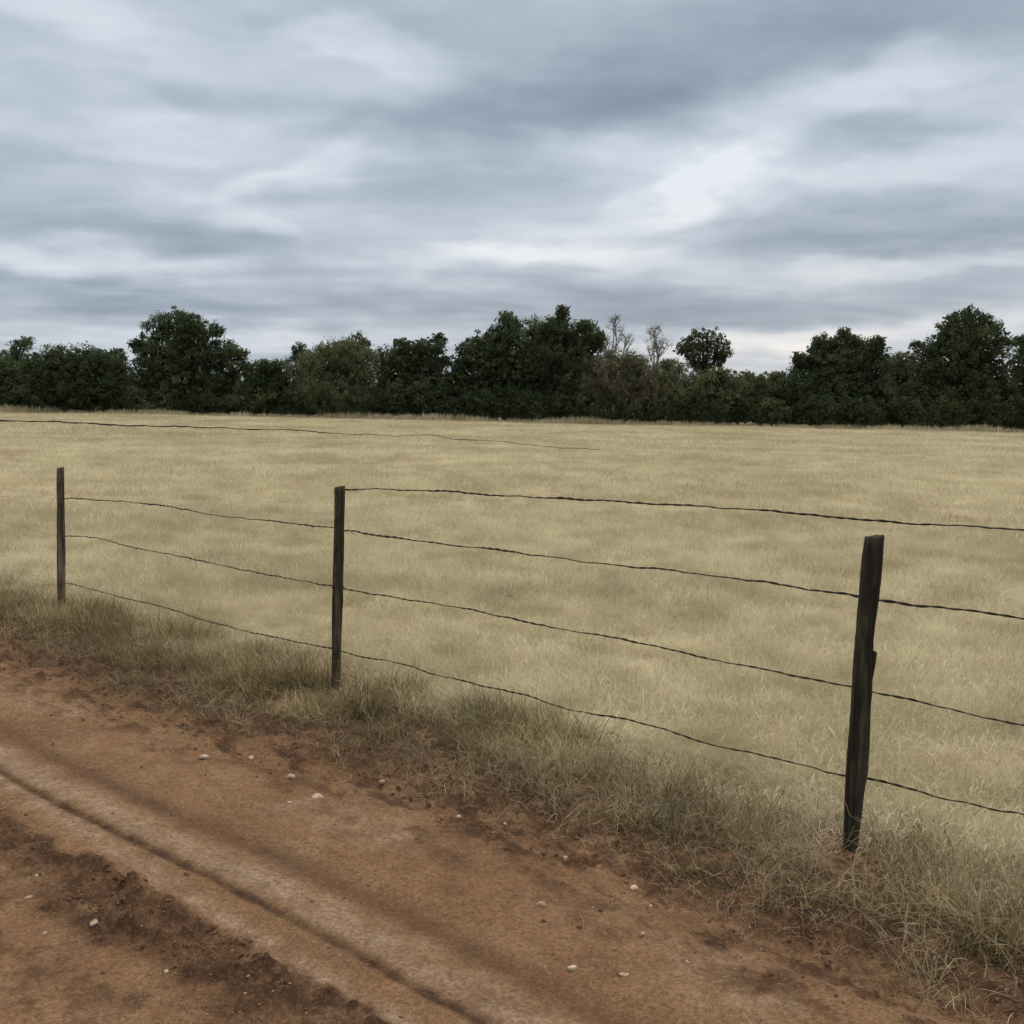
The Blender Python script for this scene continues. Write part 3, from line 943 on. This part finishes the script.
def crown_clumps(lobes, r, csize, dens, inner=0.35):
    """lobes: (centre, rx, ry, rz); clumps over and inside them"""
    cs, sz, core = [], [], []
    for (c_, rx, ry, rz) in lobes:
        area = 4 * math.pi * ((rx * ry) ** 1.6 / 3 + (rx * rz) ** 1.6 / 3 + (ry * rz) ** 1.6 / 3) ** (1 / 1.6)
        m = max(8, int(area * dens / (csize * csize * 2.2)))
        d = r.normal(size=(m, 3)); d /= np.linalg.norm(d, axis=1)[:, None]
        rad = 0.70 + 0.30 * r.random(m) + 0.13 * r.normal(size=m)
        p_ = np.array(c_) + d * rad[:, None] * np.array([rx, ry, rz])
        cs.append(p_); sz.append(csize * (0.40 + 1.05 * r.random(m) ** 1.3))
        mi = max(4, int(rx * ry * rz * 4.2 * inner / csize ** 2))
        d = r.normal(size=(mi, 3)); d /= np.linalg.norm(d, axis=1)[:, None]
        p_ = np.array(c_) + d * (0.8 * r.random(mi) ** 0.4)[:, None] * np.array([rx, ry, rz])
        core.append(p_)
    return np.concatenate(cs), np.concatenate(sz), np.concatenate(core)


def tree(name, label, cat, Yd, lobes_px, kind='dark', trunk_px=None, seed=0, dens=1.0, inner=0.30, csize=0.44, leaf=0.24, n_each=68,
         depth=0.85, group='trees along the far edge of the field', pale=False, droop=0.0, twigs=0, base_z=0.0):
    r = np.random.default_rng(seed + 7); rr = random.Random(seed)
    root = bpy.data.objects.new(name, None); C.objects.link(root)
    Yd = Yd - 9.0
    lobes = []
    for lb in lobes_px:
        cx, cy, rx, ry = lb[:4]; dy = lb[4] if len(lb) > 4 else rr.uniform(-0.8, 0.8)
        k = Yd / F
        c_ = at_depth(cx, cy, Yd + dy)
        lobes.append((Vector(c_), rx * k, rx * k * depth, ry * k))
    if trunk_px is None: trunk_px = sum(l[0] for l in lobes_px) / len(lobes_px)
    b = at_depth(trunk_px, 420, Yd); base = Vector((b.x, Yd, 0)); root.location = base
    lobes = [((c_ - base), rx, ry, rz) for c_, rx, ry, rz in lobes]
    # trunk and limbs
    g = Geo(); top = max(c_.z for c_, *_ in lobes); H = top
    w = 0.035 * H * (0.32 if pale else 1) * 0.8 + 0.04
    tp = [Vector((0.10 * H * 0.3 * math.sin(u * 3 + seed) * u, 0.05 * u, u * H * 0.62)) for u in np.linspace(0, 1, 8)]
    g.tube([tp[0] - Vector((0, 0, 0.4))] + tp, [w * 1.25] + [w * (1.1 - 0.55 * u) for u in np.linspace(0, 1, 8)], 8)
    for (c_, rx, ry, rz) in lobes:
        st0 = tp[rr.randint(2, 6)]
        if c_.z < st0.z: st0 = tp[1]
        mid = st0.lerp(c_, 0.5) + Vector((rr.uniform(-.3, .3), rr.uniform(-.3, .3), 0.25))
        L_ = catmull([st0, mid, c_, c_ + Vector((rr.uniform(-.3, .3) * rx, 0, rz * 0.6))], 4)
        g.tube(L_, [w * 0.5 * (1 - i / (len(L_) + 1)) + 0.02 for i in range(len(L_))], 6)
        for q in range(4 if not twigs else twigs):
            d = Vector((rr.uniform(-1, 1), rr.uniform(-1, 1), rr.uniform(-0.1, 1))).normalized()
            e = c_ + Vector((d.x * rx, d.y * ry, d.z * rz)) * 0.9
            s0 = L_[rr.randint(len(L_) // 3, len(L_) - 2)]
            m_ = s0.lerp(e, 0.5) + Vector((rr.uniform(-.15, .15), rr.uniform(-.15, .15), rr.uniform(0, .2)))
            K = catmull([s0, m_, e], 4)
            g.tube(K, [0.05 * (1 - i / (len(K) + 1)) * (0.5 if twigs else 1) + 0.008 for i in range(len(K))], 5 if not twigs else 4)
            if twigs:
                for z_ in range(8):
                    u = K[rr.randint(3, len(K) - 1)]
                    e2 = u + Vector((rr.uniform(-.5, .5), rr.uniform(-.5, .5), rr.uniform(-.05, .6))) * 0.9
                    g.tube([u, u.lerp(e2, .5) + Vector((0, 0, .04)), e2], [0.012, 0.009, 0.005], 3)
    link('trunk', g.mesh('trunk', [M_bark_pale if pale else M_bark], True), root)
    cs, sz, core = crown_clumps([(tuple(c_), rx, ry, rz) for c_, rx, ry, rz in lobes], r, csize, dens, inner)
    if twigs:
        cs = cs[:: 2]; sz = sz[::2]
    V1, c1 = leaves(cs, sz, n_each, leaf * 0.62, r, droop=droop)
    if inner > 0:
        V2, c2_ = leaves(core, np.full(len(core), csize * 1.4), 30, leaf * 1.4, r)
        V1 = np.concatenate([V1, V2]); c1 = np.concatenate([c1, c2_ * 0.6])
    keep = (V1.reshape(-1, 4, 3)[:, :, 2].min(1) > 0.02)
    V1 = V1.reshape(-1, 4, 3)[keep].reshape(-1, 3); c1 = c1.reshape(-1, 4)[keep].ravel()
    q = np.arange(len(V1)).reshape(-1, 4)
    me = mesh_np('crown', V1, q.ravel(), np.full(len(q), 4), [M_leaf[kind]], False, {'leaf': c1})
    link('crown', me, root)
    tag(root, label, cat, group)
    return root


T_ = tree
T_('leafy_tree', 'small open-crowned tree poking above the bushes at the far left', 'tree', 99, [(20, 347, 10, 8), (12, 355, 10, 8), (27, 343, 6, 5), (18, 370, 14, 18), (6, 362, 7, 9)], 'mid', seed=1, csize=0.42, leaf=0.2, dens=0.7, inner=0.2)
T_('leafy_bush', 'dark bush at the left end of the tree line, lowest of that corner', 'bush', 93, [(5, 380, 26, 24), (22, 382, 20, 22), (-20, 375, 26, 28), (36, 392, 14, 15)], 'dark', seed=2)
T_('broad_tree', 'broad low dark tree with a flat top left of the tallest left tree', 'tree', 92, [(50, 370, 24, 21), (78, 368, 24, 20), (100, 372, 22, 22), (62, 390, 34, 20), (100, 392, 30, 18), (76, 386, 24, 20), (40, 384, 18, 22), (86, 357, 14, 9), (58, 356, 12, 8)], 'dark', seed=3)
T_('leafy_tree', 'small narrow tree tucked against the left side of the tallest left tree', 'tree', 96, [(118, 356, 8, 10), (112, 372, 14, 18), (122, 380, 14, 20)], 'mid', seed=4)
T_('round_tree', 'tallest tree on the left with a lobed dark crown', 'tree', 94,
   [(180, 330, 23, 20), (155, 333, 14, 16), (197, 332, 15, 16), (170, 321, 11, 10), (189, 321, 12, 10), (145, 349, 13, 14), (165, 358, 26, 24), (192, 358, 28, 24), (212, 342, 12, 13), (216, 330, 5, 4), (222, 362, 22, 22), (238, 360, 9, 14), (150, 378, 22, 26), (185, 388, 40, 22), (222, 388, 24, 18), (138, 345, 6, 5), (230, 351, 7, 6), (244, 368, 6, 10)],
   'dark', seed=5, csize=0.46, leaf=0.22, dens=0.85, inner=0.26)
T_('leafy_bush', 'dark bush filling the dip right of the tallest left tree', 'bush', 93, [(258, 378, 14, 17), (276, 379, 18, 18), (268, 392, 28, 18), (262, 367, 7, 6), (277, 366, 7, 5)], 'dark', seed=6)
T_('leafy_tree', 'small round-headed tree between the dip and the pale willow', 'tree', 98, [(299, 351, 8, 8), (296, 364, 10, 12), (302, 378, 14, 16)], 'dark', seed=7, csize=0.4, leaf=0.2)
T_('willow_tree', 'pale olive willow with feathery top left of centre', 'tree', 93, [(330, 358, 20, 17), (350, 352, 18, 16), (320, 370, 24, 22), (352, 376, 28, 26), (330, 392, 34, 18), (312, 362, 12, 12), (340, 346, 9, 7), (366, 362, 14, 16)], 'willow', seed=8, droop=0.35, leaf=0.22)
T_('leafy_tree', 'small dark round crown rising behind the pale willow', 'tree', 100, [(356, 342, 11, 9), (350, 354, 12, 14), (364, 350, 8, 10)], 'mid', seed=9, csize=0.4, leaf=0.2)
T_('leafy_tree', 'dark tree whose crown leans up to a point on its right', 'tree', 94, [(401, 355, 14, 13), (388, 362, 14, 14), (422, 356, 16, 14), (434, 347, 10, 9), (439, 340, 5, 5), (400, 378, 26, 26), (425, 378, 22, 24), (410, 395, 36, 18), (444, 362, 7, 4), (403, 344, 6, 5), (418, 347, 7, 6)], 'dark', seed=10, csize=0.44)
T_('leafy_bush', 'low dark bush in the notch left of the great centre tree', 'bush', 94, [(450, 380, 14, 16), (460, 372, 10, 12), (452, 395, 22, 18)], 'dark', seed=11)
T_('spreading_tree', 'left crown of the great centre group, with a pointed top', 'tree', 95, [(506, 326, 12, 11), (500, 337, 15, 12), (485, 347, 17, 14), (472, 355, 14, 14), (508, 350, 24, 22), (484, 372, 28, 28), (515, 380, 28, 30), (490, 395, 38, 18), (462, 366, 9, 12), (507, 317, 5, 5), (516, 326, 8, 7)], 'dark', seed=12, csize=0.46)
T_('leafy_tree', 'narrow crown between the two pointed crowns of the centre group', 'tree', 99, [(535, 326, 10, 9), (533, 338, 14, 14), (540, 354, 18, 22), (532, 378, 24, 28)], 'mid', seed=13, csize=0.42, leaf=0.2, inner=0.3)
T_('spreading_tree', 'highest crown of the great centre group, with a thin tip', 'tree', 94, [(557, 328, 13, 13), (562, 320, 6, 6), (552, 342, 20, 18), (578, 337, 16, 13), (591, 332, 10, 9), (598, 338, 7, 6), (570, 356, 26, 22), (545, 372, 26, 28), (575, 380, 28, 28), (560, 398, 40, 16), (545, 330, 7, 7), (591, 348, 12, 12), (584, 325, 4, 4), (563, 311, 2.2, 3.5)], 'dark', seed=14, csize=0.44)
T_('bare_tree', 'nearly leafless pale tree just right of the centre group', 'tree', 97, [(614, 336, 12, 12), (606, 350, 16, 12), (615, 324, 7, 7), (625, 344, 12, 12), (602, 340, 8, 8)], 'brown', seed=15, pale=True, twigs=12, dens=0.30, inner=0.0, csize=0.4, leaf=0.12, n_each=9)
T_('bare_tree', 'nearly leafless pale tree standing left of the round crown', 'tree', 97, [(655, 341, 13, 11), (650, 356, 16, 13), (664, 350, 13, 11), (655, 333, 8, 6)], 'brown', seed=16, pale=True, twigs=12, dens=0.35, inner=0.0, csize=0.4, leaf=0.13, n_each=10)
T_('willow_tree', 'wide brownish willow in front of the first bare tree', 'tree', 92, [(600, 372, 20, 20), (625, 368, 22, 18), (612, 358, 12, 9), (640, 374, 20, 20), (592, 388, 22, 20), (630, 393, 32, 22), (655, 392, 20, 20), (636, 360, 9, 7)], 'brown', seed=17, droop=0.45, leaf=0.22)
T_('willow_tree', 'smaller brownish willow below the second bare tree', 'tree', 93, [(668, 374, 16, 15), (682, 380, 16, 17), (675, 396, 28, 20), (656, 382, 12, 15), (666, 364, 8, 6)], 'willow', seed=18, droop=0.4, leaf=0.22)
T_('round_tree', 'lone round dark crown standing clear above the low bushes', 'tree', 98, [(703, 338, 17, 10), (690, 346, 12, 11), (718, 347, 13, 12), (704, 352, 19, 13), (695, 360, 13, 11), (716, 360, 12, 10), (702, 368, 10, 9), (724, 353, 7, 7), (683, 350, 6, 6)], 'dark', seed=19, csize=0.38, leaf=0.19, dens=0.62, inner=0.10)
T_('leafy_bush', 'light green bush under the lone round crown', 'bush', 92, [(705, 387, 18, 16), (725, 386, 16, 16), (712, 398, 28, 20), (735, 397, 18, 18), (716, 376, 12, 7)], 'willow', seed=20)
T_('leafy_bush', 'low dark bush in the widest gap of the tree line', 'bush', 95, [(752, 389, 14, 14), (768, 388, 16, 14), (745, 376, 8, 6), (760, 400, 28, 18), (776, 383, 12, 10)], 'mid', seed=21)
T_('leafy_bush', 'small bush to the right of the widest gap, against the next tree', 'bush', 94, [(786, 385, 13, 14), (780, 398, 20, 20), (796, 394, 18, 22)], 'dark', seed=22)
T_('broad_tree', 'dark tree with three low points, right of the widest gap', 'tree', 95, [(825, 350, 18, 13), (846, 345, 16, 13), (862, 350, 16, 13), (877, 350, 11, 11), (802, 364, 10, 10), (812, 372, 20, 22), (845, 370, 30, 26), (873, 372, 18, 24), (830, 396, 38, 24), (870, 396, 28, 24), (845, 336, 6, 5), (818, 342, 6, 5), (877, 342, 5, 4), (798, 359, 4, 4)], 'dark', seed=23, csize=0.45)
T_('leafy_tree', 'low green crown filling the saddle before the tall right tree', 'tree', 98, [(893, 362, 13, 10), (906, 362, 11, 10), (898, 380, 20, 22), (900, 400, 24, 20)], 'mid', seed=24)
T_('round_tree', 'tallest tree on the right with a wide airy crown', 'tree', 94, [(966, 324, 21, 13), (948, 332, 15, 11), (988, 332, 17, 12), (968, 340, 32, 16), (935, 347, 14, 12), (1001, 345, 13, 12), (950, 362, 30, 24), (985, 365, 30, 24), (925, 365, 14, 22), (960, 395, 42, 28), (1000, 393, 26, 26), (918, 346, 6, 8), (930, 392, 24, 28), (968, 313, 9, 5), (952, 319, 6, 5), (985, 319, 7, 5)], 'dark', seed=25, csize=0.42, leaf=0.20, dens=0.80, inner=0.28)
T_('leafy_tree', 'tree cut by the right edge of the picture', 'tree', 95, [(1026, 348, 13, 11), (1020, 340, 5, 4), (1030, 372, 22, 26), (1045, 355, 20, 18), (1030, 400, 30, 24), (1060, 385, 26, 30)], 'dark', seed=26)

# front bushes at the foot of the trees
fb = [(22, 396, 18, 16, 'dark'), (75, 398, 22, 13, 'dark'), (127, 398, 17, 14, 'mid'), (165, 400, 13, 10, 'willow'), (200, 401, 19, 13, 'dark'), (243, 402, 22, 12, 'mid'),
      (296, 402, 20, 15, 'dark'), (345, 404, 21, 14, 'mid'), (386, 403, 20, 16, 'dark'), (436, 404, 20, 15, 'dark'), (480, 405, 22, 15, 'dark'), (522, 405, 20, 15, 'dark'),
      (566, 406, 22, 14, 'dark'), (612, 408, 20, 14, 'mid'), (652, 408, 18, 14, 'mid'), (692, 408, 20, 13, 'mid'), (738, 409, 20, 13, 'dark'), (772, 411, 18, 12, 'mid'),
      (815, 410, 20, 16, 'dark'), (858, 412, 22, 15, 'dark'), (902, 412, 20, 16, 'dark'), (945, 412, 20, 16, 'mid'), (985, 414, 20, 15, 'dark'), (1020, 414, 20, 16, 'dark')]
where = ['at the far left corner of the field', 'under the broad flat-topped tree', 'between the flat-topped tree and the tallest left tree', 'before the trunk of the tallest left tree, the palest there',
         'under the right half of the tallest left tree', 'before the dip beside the tallest left tree', 'under the small round-headed tree', 'before the pale willow left of centre',
         'between the pale willow and the pointed dark tree', 'before the notch left of the centre group', 'under the left crown of the centre group', 'at the middle of the centre group',
         'under the highest crown of the centre group', 'before the wide brownish willow', 'below the second bare tree', 'left of the lone round crown\'s bush', 'right below the lone round crown\'s bush',
         'in the widest gap of the tree line', 'under the left part of the three-pointed tree', 'under the right part of the three-pointed tree', 'below the saddle before the tall right tree',
         'under the left part of the tall right tree', 'under the right part of the tall right tree', 'at the right edge of the picture']
for i, (cx, cy, rx, ry, kd) in enumerate(fb):
    lb = [(cx, cy, rx, ry, 0.0), (cx - rx * .5, cy + 5, rx * .7, ry * .8, .3), (cx + rx * .5, cy + 4, rx * .7, ry * .8, -.3)]
    T_('shrub', 'low shrub ' + where[i], 'shrub', 91.8 + random.uniform(-.2, .5), lb, kd, seed=60 + i, csize=0.4, leaf=0.2, dens=0.9, inner=0.5, group='shrubs at the foot of the trees', depth=0.5)

# second, deeper rank of the wood
tag_n = 0
g_pts = []
r = np.random.default_rng(5)
cs = []; szs = []
for i in range(1700):
    x = r.uniform(-85, 85); yy = r.uniform(93, 110)
    h = 3.0 + 1.0 * perlin(x * 0.12, 4.0) + r.uniform(-.6, .6)
    z = r.random() ** (1.0 if i % 2 else 2.5) * h
    cs.append((x, yy, z)); szs.append(r.uniform(0.9, 1.6))
V1, c1 = leaves(np.array(cs), np.array(szs), 40, 0.6, r)
q = np.arange(len(V1)).reshape(-1, 4)
keep = V1.reshape(-1, 4, 3)[:, :, 2].min(1) > 0.02
V1 = V1.reshape(-1, 4, 3)[keep].reshape(-1, 3); c1 = c1.reshape(-1, 4)[keep].ravel(); q = np.arange(len(V1)).reshape(-1, 4)
o = link('undergrowth', mesh_np('undergrowth', V1, q.ravel(), np.full(len(q), 4), [M_leaf['dark']], False, {'leaf': c1}))
tag(o, 'dense dark undergrowth behind the first rank of trees', kind='stuff')

# ------------------------------------------------------------------ sky and sun
w = bpy.data.worlds.new('World'); sc.world = w; w.use_nodes = True
n = N(w.node_tree)
D = n.new('ShaderNodeTexCoord').outputs['Generated']
D = n.vm('NORMALIZE', D)
sep = n.new('ShaderNodeSeparateXYZ'); n.put(sep.inputs[0], D)
dx, dy, dz = sep.outputs
# cloud deck seen in perspective
den = n.m('ADD', n.m('MAXIMUM', dz, 0.0), 0.11)
cu = n.m('DIVIDE', dx, den); cv = n.m('DIVIDE', dy, den)
comb = n.new('ShaderNodeCombineXYZ'); n.put(comb.inputs[0], cu); n.put(comb.inputs[1], cv)
mp = n.new('ShaderNodeMapping'); n.put(mp.inputs[0], comb.outputs[0]); mp.inputs['Scale'].default_value = (0.55, 1.0, 1.0); mp.inputs['Rotation'].default_value = (0, 0, 0.12)
nA = n.noise(mp.outputs[0], 1.1, 5, 0.50, 0.4)
nB = n.noise(mp.outputs[0], 3.4, 3, 0.5, 0.3)
# az / el, warped
wn = n.new('ShaderNodeTexNoise'); wn.inputs['Scale'].default_value = 5.0; wn.inputs['Detail'].default_value = 3
mp2 = n.new('ShaderNodeMapping'); n.put(mp2.inputs[0], D); mp2.inputs['Scale'].default_value = (1, 1, 2.6); n.put(wn.inputs['Vector'], mp2.outputs[0])
ws = n.new('ShaderNodeSeparateXYZ'); n.put(ws.inputs[0], wn.outputs['Color'])
az = n.m('ARCTAN2', dx, dy); el = n.m('ARCSINE', dz)
az = n.m('ADD', az, n.m('MULTIPLY', n.m('SUBTRACT', ws.outputs[0], 0.5), 0.16))
el = n.m('ADD', el, n.m('MULTIPLY', n.m('SUBTRACT', ws.outputs[1], 0.5), 0.045))
blobs = [
    (60, 8, 80, 12, 0, .35), (170, 50, 60, 16, 5, .20), (358, 48, 60, 14, -4, .42), (95, 95, 45, 12, -15, .14), (120, 138, 120, 14, 4, .26), (400, 95, 90, 16, 0, .14),
    (330, 160, 75, 11, 14, .34), (215, 188, 50, 8, 22, .22), (255, 228, 60, 9, -18, .25), (120, 232, 130, 10, -2, -.22), (110, 270, 140, 11, -4, .42), (260, 302, 240, 12, 0, -.34),
    (450, 262, 75, 10, 8, .34), (270, 338, 110, 10, 0, .25), (405, 130, 60, 18, 8, -.22), (440, 175, 60, 10, 0, -.10),
    (590, 112, 130, 26, 6, -.30), (730, 62, 170, 30, 12, -.26), (880, 15, 160, 22, 0, -.22), (540, 45, 60, 24, 0, .05), (885, 78, 75, 16, 8, .34), (905, 128, 90, 14, 8, -.26),
    (1000, 100, 50, 12, 0, .15), (722, 155, 40, 10, 24, .38), (692, 184, 38, 13, 30, .40), (652, 212, 44, 12, 12, .26), (700, 182, 90, 36, 28, .20), (860, 178, 150, 22, 2, .12), (605, 152, 60, 12, 0, .22), (880, 165, 160, 14, 0, .28),
    (880, 232, 150, 20, -4, -.34), (560, 215, 50, 12, 0, .10), (590, 256, 110, 11, 2, .42), (930, 266, 130, 8, 4, .42), (720, 262, 120, 10, 0, -.06), (700, 300, 190, 11, 0, -.22), (560, 285, 80, 8, 0, .1),
    (785, 337, 75, 11, 0, .62), (960, 322, 70, 8, 0, .32), (560, 318, 100, 10, 0, -.12), (40, 325, 80, 8, 0, .10), (720, 20, 60, 10, 0, .05),
]
w2 = n.new('ShaderNodeTexNoise'); w2.inputs['Scale'].default_value = 13.0; w2.inputs['Detail'].default_value = 3; n.put(w2.inputs['Vector'], mp2.outputs[0])
w2s = n.new('ShaderNodeSeparateXYZ'); n.put(w2s.inputs[0], w2.outputs['Color'])
az = n.m('MULTIPLY_ADD', w2s.outputs[0], 0.10, n.m('SUBTRACT', az, 0.05)); el = n.m('MULTIPLY_ADD', w2s.outputs[1], 0.040, n.m('SUBTRACT', el, 0.020))
azel = n.new('ShaderNodeCombineXYZ'); n.put(azel.inputs[0], az); n.put(azel.inputs[1], el)
acc = 0.53
for (px, py, a, b, ang, amp) in blobs:
    d = ray(px, py).normalized(); a0 = math.atan2(d.x, d.y); e0 = math.asin(d.z)
    th = math.radians(ang) - ROLL
    mpb = n.new('ShaderNodeMapping', vector_type='TEXTURE')      # moves, turns and scales one cloud mass
    n.put(mpb.inputs[0], azel.outputs[0])
    mpb.inputs['Location'].default_value = (a0, e0, 0); mpb.inputs['Rotation'].default_value = (0, 0, th)
    mpb.inputs['Scale'].default_value = (a / F * 1.15, b / F * 1.3, 1)
    q = n.vm('DOT_PRODUCT', mpb.outputs[0], mpb.outputs[0])
    acc = n.m('ADD', n.m('DIVIDE', amp * 0.72, n.m('MULTIPLY_ADD', q, q, 1.0)), acc)
val = acc
val = n.m('ADD', val, n.m('MULTIPLY', n.m('SUBTRACT', nA, 0.5), 0.70))
val = n.m('ADD', val, n.m('MULTIPLY', n.m('SUBTRACT', nB, 0.5), 0.42))
nC = n.noise(mp2.outputs[0], 11.0, 4, 0.55)
val = n.m('ADD', val, n.m('MULTIPLY', n.m('SUBTRACT', nC, 0.5), 0.30))
val = n.m('MULTIPLY_ADD', n.m('SUBTRACT', val, 0.55), 1.16, 0.56)
val = n.m('SUBTRACT', val, n.m('MULTIPLY', n.m('MAXIMUM', n.m('SUBTRACT', val, 0.75), 0.0), 0.30), clamp=True)
cool = n.ramp(val, [(0.0, lin(134, 146, 160)), (0.25, lin(154, 167, 181)), (0.5, lin(177, 189, 202)), (0.75, lin(202, 212, 223)), (1.0, lin(233, 238, 245))])
warm = n.ramp(val, [(0.0, lin(142, 150, 160)), (0.25, lin(161, 170, 181)), (0.5, lin(186, 192, 200)), (0.75, lin(213, 214, 218)), (1.0, lin(246, 241, 236))])
elraw = n.m('ARCSINE', dz)
wf = n.m('MULTIPLY', n.mr(elraw, 0.22, 0.03), n.mr(dx, -0.4, 0.25, 0.25, 1.0))
col = n.mix(wf, cool, warm)
# an overcast sky is brighter overhead than towards the horizon
up = n.mr(elraw, 0.42, 1.0, 1.0, 3.0)
col = n.mix(n.mr(elraw, 0.45, 0.9), col, (0.57, 0.53, 0.48))
bg = n.new('ShaderNodeBackground'); n.put(bg.inputs[0], col); n.put(bg.inputs[1], up)
sky = n.new('ShaderNodeTexSky', sky_type='NISHITA', sun_disc=False)
SUN_EL, SUN_AZ = math.radians(48), math.radians(24)
sky.sun_elevation = SUN_EL; sky.sun_rotation = SUN_AZ
bg2 = n.new('ShaderNodeBackground'); n.put(bg2.inputs[0], sky.outputs[0]); bg2.inputs[1].default_value = 0.08
mx = n.new('ShaderNodeMixShader'); mx.inputs[0].default_value = 0.94
n.t.links.new(bg2.outputs[0], mx.inputs[1]); n.t.links.new(bg.outputs[0], mx.inputs[2])
out = n.new('ShaderNodeOutputWorld'); n.t.links.new(mx.outputs[0], out.inputs[0])

sl = bpy.data.lights.new('sun', 'SUN'); sl.energy = 1.5; sl.angle = math.radians(25); sl.color = (1.0, 0.96, 0.90)
so = bpy.data.objects.new('sun', sl); C.objects.link(so)
sd = Vector((math.sin(SUN_AZ) * math.cos(SUN_EL), math.cos(SUN_AZ) * math.cos(SUN_EL), math.sin(SUN_EL)))
so.rotation_euler = sd.to_track_quat('Z', 'Y').to_euler()

sc.view_settings.view_transform = 'Standard'
sc.view_settings.look = 'None'
sc.view_settings.exposure = 0.0
sc.view_settings.gamma = 1.0
sc.cycles.max_bounces = 4
sc.cycles.adaptive_threshold = 0.02
w.cycles.sampling_method = 'MANUAL'
w.cycles.sample_map_resolution = 512
sc.cycles.use_denoising = True
